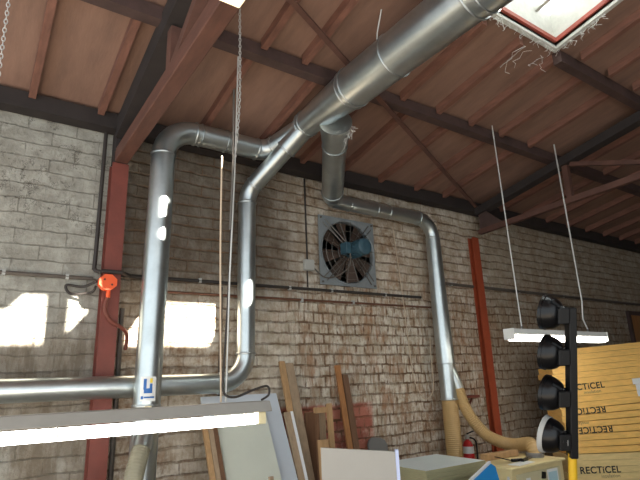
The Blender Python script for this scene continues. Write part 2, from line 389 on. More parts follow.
t = thing('roof_truss', 'heavy red-brown timber truss on the red post beside the bent duct', 'truss', (.93, 4.4, 3.5))
obj('bottom_chord', MB().bar((.93, 4.455, 3.655), (.93, -1.5, 3.655), .115, .125), M['truss'], t, .006)
mb = MB(); roofbox(mb, .86, 1.0, -1.5, 4.42, -.27, -.07); obj('rafter', mb, M['blackframe'], t)
obj('post_head', MB().box(.87, .99, 4.43, 4.58, 3.69, 3.9), M['blackframe'], t)
obj('post_cheek', MB().box(.87, .99, 4.465, 4.58, 3.595, 3.69), M['blackframe'], t)
for y in (3.05, 2.0, .9): obj('strut', MB().bar((.93, y, 3.72), (.93, y, rz(y)-.28), .08, .09, (0, 1, 0)), M['frame'], t)
obj('diagonal', MB().bar((.93, 3.0, 3.73), (.93, 2.05, rz(2.05)-.29), .07, .08), M['frame'], t)
obj('diagonal', MB().bar((.93, 1.95, 3.72), (.93, .95, rz(.95)-.29), .07, .08), M['frame'], t)
t = thing('roof_truss', 'slender dark steel truss carried by the orange-red post behind the hanging wires', 'truss', (5.85, 4.4, 3.55))
mb = MB(); roofbox(mb, 5.78, 5.92, -2.5, 4.42, -.24, -.135); obj('rafter', mb, M['blackframe'], t)
obj('bottom_chord', MB().bar((5.85, 4.43, 3.6), (5.85, -2.5, 3.84), .07, .07), M['frame'], t)
for y in (3.05, 1.9): obj('strut', MB().bar((5.85, y, 3.68), (5.85, y, rz(y)-.24), .06, .07, (0, 1, 0)), M['frame'], t)
obj('diagonal', MB().bar((5.85, 2.98, rz(3)-.25), (5.85, 1.95, 3.73), .05, .05), M['frame'], t)
obj('knee_plate', MB().prism([(5.83, 4.4, 3.56), (5.83, 4.0, 3.62), (5.83, 4.4, 4.0)], (.03, 0, 0)), M['darkframe'], t)

def post(x0, x1, ztop, m, label, dy=.16):
    t = thing('steel_post', label, 'post', ((x0+x1)/2, 4.52, 0))
    obj('front_flange', MB().box(x0, x1, 4.58-dy, 4.592-dy, 0, ztop), M[m], t)
    xm = (x0+x1)/2; obj('web', MB().box(xm-.006, xm+.006, 4.593-dy, 4.579, 0, ztop), M[m], t)
    obj('back_flange', MB().box(x0, x1, 4.58, 4.592, 0, ztop), M[m], t)
post(.86, 1.0, 3.59, 'post', 'rust-red steel post against the wall carrying the orange junction box', .12)
post(5.77, 5.90, 3.54, 'post2', 'slim orange-red steel post against the brick wall behind the enclosed strip lamp', .075)

# ------------------------------------------------------------------ ducts
def pipe(p0, p1, r, parent, name='pipe_section', m='zinc', seg=32):
    return obj(name, MB().tube([p0, p1], r, seg), M[m], parent)
def band(p, axis, r, parent, w=.011, t=.008): return obj('joint_ring', MB().ring(p, axis, r, w, t), M['zincband'], parent)
def run(points, bends, r, parent, rings=True, m='zinc'):
    """pipe sections and elbows along a polyline; bends[i] = elbow radius at points[i+1]"""
    pts = [V(p) for p in points]; cur = pts[0]
    for i in range(1, len(pts)-1):
        a = arc_path(pts[i-1], pts[i], pts[i+1], bends[i-1], 14)
        pipe(cur, a[0], r, parent, m=m); obj('elbow', MB().tube(a, r, 32), M[m], parent)
        if rings:
            band(a[0], (pts[i]-pts[i-1]), r, parent); band(a[-1], (pts[i+1]-pts[i]), r, parent)
        cur = a[-1]
    pipe(cur, pts[-1], r, parent, m=m)

MX, MZ = 2.42, 4.02
main = thing('extraction_duct', 'wide overhead galvanised trunk duct rising towards the skylight', 'duct', (MX, 3.6, MZ))
obj('reducer', MB().lathe((MX, 3.7, MZ), (0, -1, 0), [(0, .122), (.04, .122), (.74, .17)], 40), M['zinc'], main)
pipe((MX, 2.96, MZ), (MX, 1.62, MZ), .174, main, seg=40)
pipe((MX, 1.62, MZ), (MX, -2.6, MZ), .182, main, seg=40)
for y, r in ((3.69, .122), (3.64, .126), (2.97, .17), (2.92, .175), (2.41, .174), (1.66, .178), (1.58, .182), (.4, .182)): band((MX, y, MZ), (0, 1, 0), r, main, .008, .009)

d1 = thing('extraction_duct', 'tall sunlit vertical duct with a blue logo sticker, bending over to the trunk duct', 'duct', (1.19, 4.15, 0))
run([(1.165, 4.15, 0), (1.22, 4.15, 3.89), (2.25, 4.15, 3.89), (2.42, 3.69, 4.01)], [.28, .17], .103, d1)
for x in (1.55, 1.8): band((x, 4.15, 3.89), (1, 0, 0), .103, d1, .006)
band((1.185, 4.15, 1.50), (0, 0, 1), .103, d1)
obj('clip', MB().box(1.14, 1.19, 4.017, 4.045, 1.42, 1.50), M['socket'], d1, .004)
obj('branch_stub', MB().tube([(1.185, 4.13, 1.33), (1.13, 4.03, 1.19)], .07, 24), M['zinc'], d1)
# sticker wraps the duct
def patch_on_duct(mb, a0, a1, z0, z1, r, cx=1.185, cy=4.15, n=8):
    for i in range(n):
        pa, pb = a0+(a1-a0)*i/n, a0+(a1-a0)*(i+1)/n
        P = lambda a, z, rr: (cx+rr*math.sin(a), cy-rr*math.cos(a), z)
        mb.prism([P(pa, z0, r), P(pb, z0, r), P(pb, z1, r), P(pa, z1, r)], V(P(pa, 0, .0015))-V((cx, cy, 0)))
    return mb
stk = obj('sticker', patch_on_duct(MB(), -.78, .36, 1.535, 1.715, .1035), M['paper'], d1)
mb = MB(); R_ = .1055
patch_on_duct(mb, -.54, -.33, 1.62, 1.698, R_); patch_on_duct(mb, -.11, .08, 1.6, 1.662, R_); patch_on_duct(mb, -.5, .08, 1.592, 1.628, R_); 
obj('logo', mb, M['bluelogo'], stk)
obj('logo_dot', patch_on_duct(MB(), -.11, .08, 1.668, 1.7, R_), M['yellowlogo'], stk)
mb = MB(); patch_on_duct(mb, -.7, -.52, 1.55, 1.572, R_); patch_on_duct(mb, -.48, .24, 1.556, 1.568, R_); obj('caption_stroke', mb, M['bluelogo'], stk)

d2 = thing('extraction_duct', 'slim duct dropping down the wall and turning into the low level pipe', 'duct', (2.11, 4.35, 1.64))
run([(2.41, 3.72, 3.97), (2.14, 4.36, 3.5), (2.13, 4.36, 1.645), (-2.8, 4.36, 1.645)], [.22, .26], .086, d2)
obj('collar', MB().tube([(2.415, 3.7, 3.985), (2.335, 3.9, 3.838)], .1, 24), M['zinc'], d2)
band((2.335, 3.9, 3.838), V((2.41, 3.72, 3.97))-V((2.14, 4.36, 3.5)), .098, d2)

d3 = thing('extraction_duct', 'branch duct passing over the wall fan and dropping to a flexible hose', 'duct', (4.86, 4.38, 1.4))
P0, P1 = V((2.55, 3.37, 3.90)), V((3.18, 4.32, 3.65))
pipe(P0, P1, .12, d3); band(P0.lerp(P1, .25), P1-P0, .12, d3); band(P0.lerp(P1, .95), P1-P0, .12, d3)
obj('saddle', MB().tube([P0+(P0-P1)*.05, P0.lerp(P1, .2)], [.15, .125], 32), M['zinc'], d3)
obj('end_cap', MB().tube([P1, P1+(P1-P0).normalized()*.05, P1+(P1-P0).normalized()*.075], [.12, .108, .06], 28), M['zinc'], d3)
a = arc_path((3.2, 4.37, 3.60), (4.81, 4.38, 3.60), (4.81, 4.38, 0), .24, 14)
pipe((3.2, 4.37, 3.60), a[0], .082, d3); obj('elbow', MB().tube(a, .086, 32), M['zinc'], d3)
for x in (3.45, 3.85, 4.05): band((x, 4.375, 3.60), (1, 0, 0), .082, d3, .006, .006)
band(a[0], (1, 0, 0), .086, d3); band(a[-1], (0, 0, 1), .088, d3)
obj('pipe_section', MB().tube([a[-1], (4.82, 4.38, 2.4), (4.83, 4.38, 1.78)], [.09, .102, .108], 32), M['zinc'], d3)
band((4.83, 4.38, 1.78), (0, 0, 1), .108, d3, .006)
obj('wye', MB().tube([(4.83, 4.38, 1.78), (4.83, 4.38, 1.36)], .1, 32), M['zinc'], d3)
obj('branch_outlet', MB().tube([(4.85, 4.36, 1.72), (4.925, 4.3, 1.47)], [.078, .066], 24), M['zinc'], d3)

def corrugated(path, r, step=.022, amp=.05):
    pts = smooth_path(path, 24); L = [0]
    for p, q in zip(pts, pts[1:]): L.append(L[-1]+(q-p).length)
    n = int(L[-1]/step)*4; out = []; rs = []; j = 0
    for i in range(n+1):
        s = L[-1]*i/n
        while j < len(L)-2 and L[j+1] < s: j += 1
        out.append(pts[j].lerp(pts[j+1], (s-L[j])/max(1e-6, L[j+1]-L[j]))); rs.append(r*(1-amp*(.5+.5*math.cos(2*PI*i/4))))
    return MB().tube(out, rs, 20)
HOSE = [(4.915, 4.305, 1.49), (4.96, 4.27, 1.28), (5.03, 4.2, 1.09), (5.12, 4.12, .955), (5.2, 3.98, .88), (5.2, 3.82, .865), (5.13, 3.64, .895), (5.06, 3.52, .91), (5.0, 3.45, .88), (4.985, 3.43, .82)]
t = thing('flexible_hose', 'ribbed tan hose curving from the wall duct to the cream cabinet', 'hose', (4.98, 3.43, .83))
obj('hose_body', corrugated(HOSE, .07, amp=.07), M['hose'], t)
obj('hose_clamp', MB().lathe((4.98, 3.43, .80), (0, 0, 1), [(0, .085), (0, .088), (.035, .088), (.045, .076)], 24), M['greysheet'], t)
t = thing('flexible_hose', 'straight tan hose hanging under the branch duct, behind the curved one', 'hose', (4.86, 4.38, 0))
obj('hose_body', corrugated([(4.83, 4.38, 1.40), (4.83, 4.38, .7), (4.83, 4.38, .0)], .098, amp=.05), M['hose'], t)
obj('hose_clamp', MB().ring((4.83, 4.38, 1.37), (0, 0, 1), .101, .012, .006), M['zincband'], t)
t = thing('flexible_hose', 'grey-green hose branching off the logo duct below the left lamp', 'hose', (.95, 3.75, 0))
obj('hose_body', corrugated([(1.13, 4.03, 1.2), (1.06, 3.92, 1.03), (.98, 3.8, .7), (.95, 3.75, 0)], .068, amp=.04), M['hosegrey'], t)

# ------------------------------------------------------------------ wall fan
FX, FZ = 3.53, 3.07
t = thing('wall_fan', 'square axial wall fan with blue motor below the branch duct', 'fan', (FX, 4.56, 2.67))
mb = MB(); s_ = .405; n = 48
inner = [(FX+.38*math.cos(2*PI*k/n), FZ+.38*math.sin(2*PI*k/n)) for k in range(n)]
def sq(k):
    a = 2*PI*k/n; c, s = math.cos(a), math.sin(a); q = s_/max(abs(c), abs(s)); return (FX+q*c, FZ+q*s)
for y in (4.535, 4.55):
    for k in range(n):
        (a, b), (c, d) = inner[k], inner[(k+1) % n]; (e, f), (g, h) = sq(k), sq(k+1)
        mb.quad([(a, y, b), (c, y, d), (g, y, h), (e, y, f)])
for k in range(n):
    (e, f), (g, h) = sq(k), sq(k+1); mb.quad([(e, 4.535, f), (g, 4.535, h), (g, 4.55, h), (e, 4.55, f)])
bmesh.ops.remove_doubles(mb.bm, verts=mb.bm.verts, dist=.0005)
obj('mounting_plate', mb, M['fanplate'], t)
obj('inlet_ring', MB().lathe((FX, 4.585, FZ), (0, -1, 0), [(0, .375), (.05, .375), (.06, .39), (.068, .39), (.068, .382), (.055, .368), (0, .368), (0, .375)], 48), M['fanplate'], t)
obj('recess_shade', MB().tube([(FX, 4.598, FZ), (FX, 4.59, FZ)], .368, 48), M['recess_shade'], t)  # dark disc standing in for the shade behind the blades
for k in range(8):
    a = 2*PI*k/8+.2; r0, r1 = .09, .355
    u = V((math.cos(a), 0, math.sin(a))); w = V((-math.sin(a), 0, math.cos(a))); c = V((FX, 4.57, FZ))
    pts = [c+u*r0-w*.035+V((0, .012, 0)), c+u*r1-w*.085+V((0, .014, 0)), c+u*r1+w*.085-V((0, .02, 0)), c+u*r0+w*.035-V((0, .014, 0))]
    obj('blade', MB().prism(pts, (0, -.004, 0)), M['blade'], t)
obj('hub', MB().lathe((FX, 4.585, FZ), (0, -1, 0), [(0, .1), (.05, .1), (.06, .08)], 28), M['blade'], t)
mo = obj('motor', MB().lathe((FX, 4.52, FZ), (0, -1, 0), [(0, .07), (.02, .082), (.23, .082), (.235, .094), (.3, .094), (.315, .07), (.315, .03), (.308, .0)], 28), M['motor'], t)
mb = MB()
for k in range(18):
    a = 2*PI*k/18; c = V((FX, 4.37, FZ))+V((math.cos(a), 0, math.sin(a)))*.09; mb.obox(c, (0, 1, 0), (math.cos(a), 0, math.sin(a)), (-math.sin(a), 0, math.cos(a)), .2, .014, .004)
obj('cooling_fin', mb, M['motor'], mo)
obj('terminal_box', MB().box(FX-.155, FX-.085, 4.36, 4.48, FZ-.06, FZ+.07), M['motor'], t, .006)
for a in (.25, .75, 1.25, 1.75):
    a *= PI; u = V((math.cos(a), 0, math.sin(a))); w = V((-math.sin(a), 0, math.cos(a)))
    mb = MB()
    for s in (-1, 1): mb.tube([V((FX, 4.47, FZ))+u*.09+w*.02*s, V((FX, 4.525, FZ))+u*.48+w*.028*s], .006, 8)
    obj('support_arm', mb, M['wire'], t)
mb = MB()
for k in range(14):
    a = 2*PI*k/14+.1; u = V((math.cos(a), 0, math.sin(a))); mb.tube([V((FX, 4.505, FZ))+u*.1, V((FX, 4.52, FZ))+u*.38], .0035, 6)
for r in (.16, .25, .33): mb.tube([V((FX+r*math.cos(2*PI*k/40), 4.51, FZ+r*math.sin(2*PI*k/40))) for k in range(41)], .003, 6, False)
obj('guard', mb, M['wire'], t)
obj('motor_lead', MB().tube(smooth_path([(FX-.1, 4.37, FZ-.06), (FX-.09, 4.4, FZ-.2), (FX-.2, 4.48, FZ-.3), (FX-.36, 4.52, FZ-.33), (FX-.5, 4.565, FZ-.2)]), .008, 8), M['conduit'], t)
for sx in (-1, 1):
    for sz in (-1, 1): obj('bolt', MB().tube([(FX+sx*.375, 4.536, FZ+sz*.375), (FX+sx*.375, 4.522, FZ+sz*.375)], .012, 8), M['wire'], t)

# ------------------------------------------------------------------ electrical bits on the wall
def clips(mb_parent, pts):
    for p in pts: obj('clip', MB().box(p[0]-.012, p[0]+.012, 4.56, 4.598, p[2]-.022, p[2]+.022), M['greyplastic'], mb_parent)
def conduit(name, path, r, m, label, cat='conduit', cl=()):
    t = thing(name, label, cat, path[0]); obj('tube', MB().tube(path, r, 10), M[m], t); clips(t, cl); return t
conduit('conduit_pipe', [(-2.9, 4.575, 2.53), (.80, 4.575, 2.54)], .016, 'conduit', 'horizontal brown conduit on the grey block wall leading to the orange box', cl=[(.15, 0, 2.538), (.6, 0, 2.54)])
conduit('conduit_pipe', [(1.02, 4.575, 2.59), (4.7, 4.575, 2.615)], .016, 'darkcable', 'upper dark conduit crossing the wall under the fan', cl=[(1.75, 0, 2.6), (2.75, 0, 2.6), (3.3, 0, 2.61), (4.1, 0, 2.61)])
conduit('conduit_pipe', [(1.3, 4.58, 2.47), (4.9, 4.58, 2.495)], .012, 'rustpipe', 'thin rusty pipe running just below the dark conduit', cl=[(2.9, 0, 2.48), (3.6, 0, 2.49)])
conduit('conduit_pipe', [(4.95, 4.575, 2.83), (5.75, 4.575, 2.83)], .02, 'conduit', 'short conduit between the branch duct and the orange-red post', cl=[(5.3, 0, 2.83)])
conduit('conduit_pipe', [(5.92, 4.575, 2.83), (12.8, 4.575, 2.83)], .022, 'conduit', 'long grey conduit on the dim wall beyond the orange-red post', cl=[(6.8, 0, 2.83), (8.0, 0, 2.83)])
conduit('conduit_pipe', smooth_path([(.80, 4.55, 3.95), (.80, 4.55, 2.75), (.80, 4.55, 2.62), (.86, 4.5, 2.59)], 4)[:-1]+[(.84, 4.435, 2.585), (1.0, 4.435, 2.585), (1.1, 4.56, 2.585), (1.4, 4.575, 2.585)], .017, 'darkcable', 'dark pipe running down beside the rust-red post and across it')
conduit('conduit_pipe', [(1.055, 4.57, 2.3), (1.055, 4.57, 0)], .02, 'conduit', 'vertical dark pipe running down beside the rust-red post to the floor')
t = thing('junction_box', 'orange octagonal junction box on the rust-red post', 'junction box', (.885, 4.4, 2.42))
oc = [(.885+.075*math.cos(PI/8+k*PI/4), 4.455, 2.485+.07*math.sin(PI/8+k*PI/4)) for k in range(8)]
obj('box_body', MB().prism(oc, (0, -.07, 0)), M['orange'], t, .006)
obj('lid', MB().prism([V(p)+V((0, -.0705, 0)) for p in oc], (0, -.008, 0)), M['orange'], t)
obj('gland', MB().tube([(.90, 4.42, 2.42), (.90, 4.42, 2.36)], .017, 10), M['orange'], t)
for dx, dz in ((-.03, .02), (.03, -.02)): obj('lid_screw', MB().tube([(.885+dx, 4.376, 2.485+dz), (.885+dx, 4.372, 2.485+dz)], .008, 8), M['darkcable'], t)
conduit('flexible_conduit', smooth_path([(.90, 4.42, 2.37), (.885, 4.43, 2.28), (.93, 4.435, 2.18), (1.03, 4.44, 2.12), (1.09, 4.5, 2.07), (1.1, 4.56, 1.95)]), .016, 'redflex', 'dark red flexible conduit curling down from the orange box')
conduit('cable_loop', smooth_path([(.80, 4.42, 2.49), (.72, 4.54, 2.46), (.6, 4.57, 2.47), (.64, 4.57, 2.4), (.78, 4.5, 2.41), (.80, 4.43, 2.45)]), .011, 'darkcable', 'loose dark cable loop hanging by the orange junction box', 'cable')
t = thing('junction_box', 'small grey junction box on the wall beside the fan', 'junction box', (2.995, 4.58, 2.8))
obj('box_body', MB().box(2.935, 3.055, 4.54, 4.598, 2.81, 2.93), M['greyplastic'], t, .008)
obj('lid', MB().box(2.942, 3.048, 4.532, 4.539, 2.817, 2.923), M['greyplastic'], t)
conduit('wall_cable', [(2.99, 4.585, 2.93), (2.985, 4.585, 3.3), (2.98, 4.585, 3.9)], .01, 'darkcable', 'thin dark cable rising from the grey junction box to the eaves', 'cable')
conduit('wall_cable', [(2.985, 4.585, 2.81), (2.985, 4.585, 2.63)], .008, 'darkcable', 'short cable from the grey junction box down to the conduit', 'cable')
tag(obj('hanging_rope', MB().tube(smooth_path([(4.3, 4.57, 3.5), (4.38, 4.57, 2.6), (4.44, 4.57, 1.75), (4.5, 4.56, 1.5), (4.6, 4.54, 1.38), (4.7, 4.5, 1.5), (4.71, 4.5, 1.9), (4.72, 4.5, 2.1)]), .006, 6), M['cord']), 'thin pale cord looping down the wall beside the branch duct', 'cord')
tag(obj('vertical_pipe', MB().tube([(1.97, 4.575, 2.55), (1.97, 4.575, 0)], .014, 10), M['conduit']), 'thin grey pipe on the wall just behind the slim duct', 'pipe')

# fire extinguisher + shelf
t = thing('fire_extinguisher', 'red fire extinguisher with white label hanging on the wall by the hose', 'extinguisher', (5.2, 4.49, .5))
cyl = obj('cylinder', MB().lathe((5.2, 4.49, .5), (0, 0, 1), [(0, .05), (.01, .066), (.3, .066), (.35, .045), (.37, .02), (.38, .02)], 24), M['red'], t)
obj('label', MB().lathe((5.2, 4.49, .72), (0, 0, 1), [(0, .0665), (0, .0675), (.08, .0675), (.08, .0665)], 24), M['paper'], t)
obj('valve', MB().box(5.175, 5.225, 4.47, 4.51, .88, .93), M['greyplastic'], t, .004)
obj('lever', MB().bar((5.2, 4.49, .94), (5.28, 4.45, .97), .02, .012), M['blacksatin'], t)
obj('nozzle_hose', MB().tube(smooth_path([(5.22, 4.48, .9), (5.29, 4.44, .85), (5.28, 4.43, .65)]), .01, 8), M['blacksatin'], t)
t = thing('wall_shelf', 'small rusty bracket shelf on the wall above the extinguisher', 'shelf', (5.27, 4.5, 1.3))
obj('shelf_board', MB().box(5.2, 5.46, 4.44, 4.598, 1.36, 1.39), M['redflex'], t)
obj('bracket', MB().bar((5.33, 4.46, 1.355), (5.33, 4.59, 1.15), .015, .02), M['redflex'], t)

# ------------------------------------------------------------------ lamps
t = thing('strip_lamp', 'long grey fluorescent batten lamp hanging low on chains before the logo duct', 'lamp', (.72, 2.89, 1.42))
obj('housing', MB().prism([(-.12, 2.82, 1.475), (-.12, 2.96, 1.475), (-.12, 2.93, 1.535), (-.12, 2.85, 1.535)], (1.68, 0, 0)), M['lampbody'], t, .004)
obj('tube', MB().tube([(-.1, 2.875, 1.435), (1.47, 2.875, 1.435)], .03, 20), M['tube'], t)
for x0, x1 in ((1.475, 1.53), (-.16, -.105)): obj('socket', MB().box(x0, x1, 2.845, 2.905, 1.405, 1.474), M['socket'], t, .005)
for x in (.4, .95, 1.4):
    obj('tube_clip', MB().tube([(x, 2.875+.034*math.cos(q*PI/8), 1.435+.036*math.sin(q*PI/8)) for q in range(-2, 11)], .004, 6), M['wire'], t)
def chain(path, link=.034, r=.003):
    mb = MB(); pts = smooth_path(path, 12); acc = 0; k = 0; prev = pts[0]
    L = [0]
    for p, q in zip(pts, pts[1:]): L.append(L[-1]+(q-p).length)
    n = int(L[-1]/(link*.8)); j = 0
    for i in range(n):
        s = L[-1]*(i+.5)/n
        while j < len(L)-2 and L[j+1] < s: j += 1
        c = pts[j].lerp(pts[j+1], (s-L[j])/max(1e-6, L[j+1]-L[j])); d = (pts[j+1]-pts[j]).normalized()
        u = d.cross(V((0, 1, 0)) if i % 2 else V((1, 0, 0))).normalized()
        loop = [c+d*(link*.5*math.cos(q*PI/5))+u*(.008*math.sin(q*PI/5)) for q in range(10)]
        mb.tube(loop+[loop[0]], r, 5, False)
    return mb
tag(obj('hanging_chain', chain([(1.35, 2.89, rz(2.89)-.01), (1.355, 2.89, 3.55), (1.315, 2.89, 3.0)]), M['steelwire']), 'bright link chain hanging from the roof beside the lit square lamp', 'chain')
tag(obj('hanging_chain', chain([(-.06, 2.89, rz(2.89)-.01), (-.05, 2.89, 3.4), (-.02, 2.89, 1.545)]), M['steelwire']), 'pale chain at the outer end of the low strip lamp', 'chain')
tag(obj('hanging_rod', MB().tube([(1.31, 2.885, 3.62), (1.31, 2.885, 3.02), (1.295, 2.885, 2.6)], .008, 8), M['wire']), 'stiff grey wire hooked onto the bright chain', 'wire')
tag(obj('hanging_wire', MB().tube([(1.342, 2.89, 3.9), (1.325, 2.89, 3.0), (1.30, 2.89, 2.3), (1.285, 2.89, 1.54)], .0055, 8), M['steelwire']), 'thin bright wire hanging from the chain down to the low strip lamp', 'wire')
tag(obj('hanging_rope', MB().tube(smooth_path([(1.232, 2.89, 3.10), (1.232, 2.89, 2.9), (1.235, 2.89, 2.4), (1.255, 2.89, 1.54)]), .006, 8), M['cord']), 'thin tan cord hanging straight onto the low strip lamp', 'cord')
tag(obj('lamp_cable', MB().tube(smooth_path([(1.33, 2.91, 3.3), (1.30, 2.9, 2.3), (1.27, 2.89, 1.75), (1.265, 2.88, 1.60), (1.33, 2.87, 1.565), (1.45, 2.87, 1.60), (1.55, 2.87, 1.62), (1.56, 2.87, 1.57), (1.51, 2.87, 1.541)]), .007, 8), M['darkcable']), 'black power cable curling over the end of the low strip lamp', 'cable')

t = thing('strip_lamp', 'white enclosed strip lamp hanging on two long wires behind the suction cups', 'lamp', (5.2, 3.05, 1.95))
obj('housing', MB().prism([(4.29, 2.99, 2.0), (4.29, 3.11, 2.0), (4.29, 3.09, 2.06), (4.29, 3.01, 2.06)], (1.72, 0, 0)), M['lampwhite'], t, .008)
obj('diffuser', MB().prism([(4.31, 2.99, 1.998), (4.31, 3.11, 1.998), (4.31, 3.09, 1.945), (4.31, 3.01, 1.945)], (1.68, 0, 0)), M['tube2'], t, .006)
for x in (4.275, 6.012): obj('end_cap', MB().box(x, x+.014, 2.99, 3.11, 1.955, 2.06), M['lampwhite'], t, .003)
for x in (4.5, 5.72): obj('hook', MB().tube([(x, 3.05, 2.066), (x, 3.05, 2.09)], .012, 8), M['wire'], t)
tag(obj('hanging_wire', MB().tube([(4.54, 3.1, rz(3.1)-.01), (4.5, 3.05, 2.09)], .007, 8), M['steelwire']), 'straight bright wire carrying the inner end of the enclosed strip lamp', 'wire')
tag(obj('hanging_wire', MB().tube([(5.64, 3.03, rz(3.03)-.01), (5.68, 3.04, 2.4), (5.655, 3.05, 2.2), (5.72, 3.05, 2.09)], .009, 8), M['steelwire']), 'bright bent wire carrying the enclosed strip lamp beside the insulation stack', 'wire')

t = thing('ceiling_lamp', 'lit square cream lamp fixed under the timber truss at the chain top', 'lamp', (.74, 1.72, 3.35))
obj('housing', MB().box(.6, .867, 1.59, 1.853, 3.362, 3.44), M['socket'], t, .01)
obj('diffuser', MB().box(.606, .861, 1.596, 1.847, 3.35, 3.361), M['warm'], t, .004)
obj('bulb', MB().lathe((.78, 1.76, 3.349), (0, 0, -1), [(0, .035), (.01, .028), (.016, .0)], 20), M['bulb'], t)
obj('bracket', MB().box(.845, .867, 1.66, 1.76, 3.441, 3.65), M['greyplastic'], t)
tag(obj('hanger_wire', MB().tube([(2.36, 2.45, rz(2.45)-.01), (2.39, 2.55, 4.3), (2.42, 2.6, 4.205)], .006, 8), M['steelwire']), 'short bright wire holding the trunk duct up to the roof', 'wire')

# cobwebs: fine strands nobody would count
def web(center, spread, n, length, m='web'):
    mb = MB()
    for _ in range(n):
        p = V(center)+V([random.uniform(-s, s) for s in spread]); q = [p]
        for k in range(5): p = p+V((random.gauss(0, length*.35), random.gauss(0, length*.3), -abs(random.gauss(length*.3, length*.2)))); q.append(p)
        mb.tube(q, random.uniform(.0008, .002), 4)
    return mb
w = MB()
for _ in range(60):
    x = random.uniform(2.9, 4.12); y = 2.05; z = rz(y)-.035; p = V((x, y, z)); q = [p]
    for k in range(4): p = p+V((random.gauss(0, .02), random.gauss(.005, .01), -abs(random.gauss(.006, .008)))); q.append(p)
    w.tube(q, random.uniform(.0008, .0018), 4)
for _ in range(30):
    y = random.uniform(1.6, 2.04); p = V((4.13, y, rz(y)-.035)); q = [p]
    for k in range(4): p = p+V((random.gauss(.005, .01), random.gauss(0, .02), -abs(random.gauss(.006, .008)))); q.append(p)
    w.tube(q, random.uniform(.0008, .0018), 4)
for _ in range(5):
    p = V((random.uniform(3.7, 4.1), 2.14, rz(2.14)-.06)); q = [p]
    for k in range(6): p = p+V((random.gauss(0, .04), random.gauss(.02, .03), -abs(random.gauss(.02, .012)))); q.append(p)
    w.tube(q, .0015, 4)
tag(obj('cobwebs', w, M['web']), 'white cobwebs fringing the skylight corner', 'cobweb', None, 'stuff')
tag(obj('cobwebs', web((2.62, 3.28, 3.86), (.05, .04, .04), 14, .07), M['web']), 'white cobwebs hanging where the branch duct leaves the trunk', 'cobweb', None, 'stuff')

# ------------------------------------------------------------------ boards and timber along the wall
def leaning(name, x0, x1, ytop, ztop, ybot, th, m, label, cat='board', strip=None, shift=0):
    """sheet leaning on the wall; shift = sideways drift of the top"""
    top, bot = V((0, ytop, ztop)), V((0, ybot, 0)); d = (top-bot); nrm = V((0, d.z, -d.y)).normalized()*th
    P = [V((x0, ybot, 0)), V((x1, ybot, 0)), V((x1+shift, ytop, ztop)), V((x0+shift, ytop, ztop))]
    base = (x0, ybot, 0)
    if strip is None:
        return tag(obj(name, MB().prism(P, nrm), M[m], None, .002), label, cat)
    t = thing(name, label, cat, base); obj('panel', MB().prism(P, nrm), M[m], t, .002)
    xs0, xs1, ms = strip
    Q = [V((xs0, ybot, .0)), V((xs1, ybot, .0)), V((xs1+shift, ytop, ztop+.003)), V((xs0+shift, ytop, ztop+.003))]
    obj('edge_strip', MB().prism([q-nrm*.25 for q in Q], nrm*.24), M[ms], t); return t
leaning('leaning_sheet', 1.76, 2.53, 4.50, 1.535, 3.72, .018, 'bluewhite', 'large bluish-white sheet leaning on the wall behind the pale panel')
leaning('pale_sheet', 1.84, 2.33, 4.37, 1.42, 3.62, .03, 'pale', 'pale greenish panel leaning in front of the bluish-white sheet')
leaning('wood_strip', 1.775, 1.815, 4.26, 1.32, 3.6, .03, 'darkwood', 'dark brown wood strip leaning against the edge of the pale panel')
leaning('wood_strip', 1.73, 1.772, 4.25, 1.32, 3.59, .03, 'oldwood', 'pale wood strip leaning outside the dark brown one')
leaning('wood_strip', 1.685, 1.727, 4.24, 1.3, 3.58, .03, 'wood', 'tan wood strip outermost of the three beside the pale panel')
leaning('wood_plank', 2.64, 2.70, 4.55, 1.84, 4.02, .03, 'wood', 'tall light tan plank leaning against the wall, narrower of the pair', shift=-.04)
leaning('wood_plank', 2.705, 2.80, 4.55, 1.82, 4.02, .025, 'oldwood', 'tall greyish wide plank leaning beside the narrow tan plank', shift=-.04)
leaning('leaning_board', 2.54, 2.63, 4.37, 1.36, 3.8, .02, 'oldwood', 'thin brown board with a white edge leaning before the tall planks', strip=(2.607, 2.635, 'white'))
leaning('wood_lath', 3.29, 3.355, 4.55, 1.79, 4.2, .025, 'orangewood', 'taller orange-brown slat leaning on the red brick patch', 'slat')
leaning('wood_lath', 3.38, 3.455, 4.55, 1.69, 4.22, .03, 'darkwood', 'shorter dark brown slat leaning beside the orange-brown slat', 'slat')
leaning('timber_stick', 1.86, 1.895, 3.42, 1.0, 3.3, .02, 'oldwood', 'thin grey stick standing up before the pale panel', 'stick')
t = thing('wooden_crate', 'open wooden crate frame standing behind the tall planks', 'crate', (2.9, 4.3, 0))
obj('top_rail', MB().box(2.80, 2.93, 4.22, 4.26, 1.34, 1.39), M['wood'], t)
obj('upright', MB().bar((2.955, 4.22, 1.42), (2.955, 4.12, 0), .05, .03, (0, 1, 0)), M['wood'], t)
obj('upright', MB().bar((2.825, 4.24, 1.335), (2.825, 4.2, 0), .03, .03, (0, 1, 0)), M['darkwood'], t)
obj('back_panel', MB().box(2.81, 2.93, 4.42, 4.44, 0, 1.34), M['darkwood'], t)
obj('side_panel', MB().box(2.935, 2.945, 4.27, 4.44, 0, 1.34), M['oldwood'], t)
leaning('wood_offcut', 2.72, 2.815, 4.05, 1.12, 3.98, .04, 'wood', 'short light wood offcut with a knot standing before the crate', 'offcut')
t = thing('cream_board', 'big cream board with a bluish edge standing upright before the slats', 'board', (1.86, 2.37, 0))
ua = V((.84, -.545, 0)); na = V((.545, .84, 0)); B0, B1 = V((1.675, 2.485, 0)), V((2.02, 2.262, 0))
obj('panel', MB().prism([B0, B1, B1+V((0, 0, 1.25)), B0+V((0, 0, 1.285))], na*.02), M['cream'], t, .002)
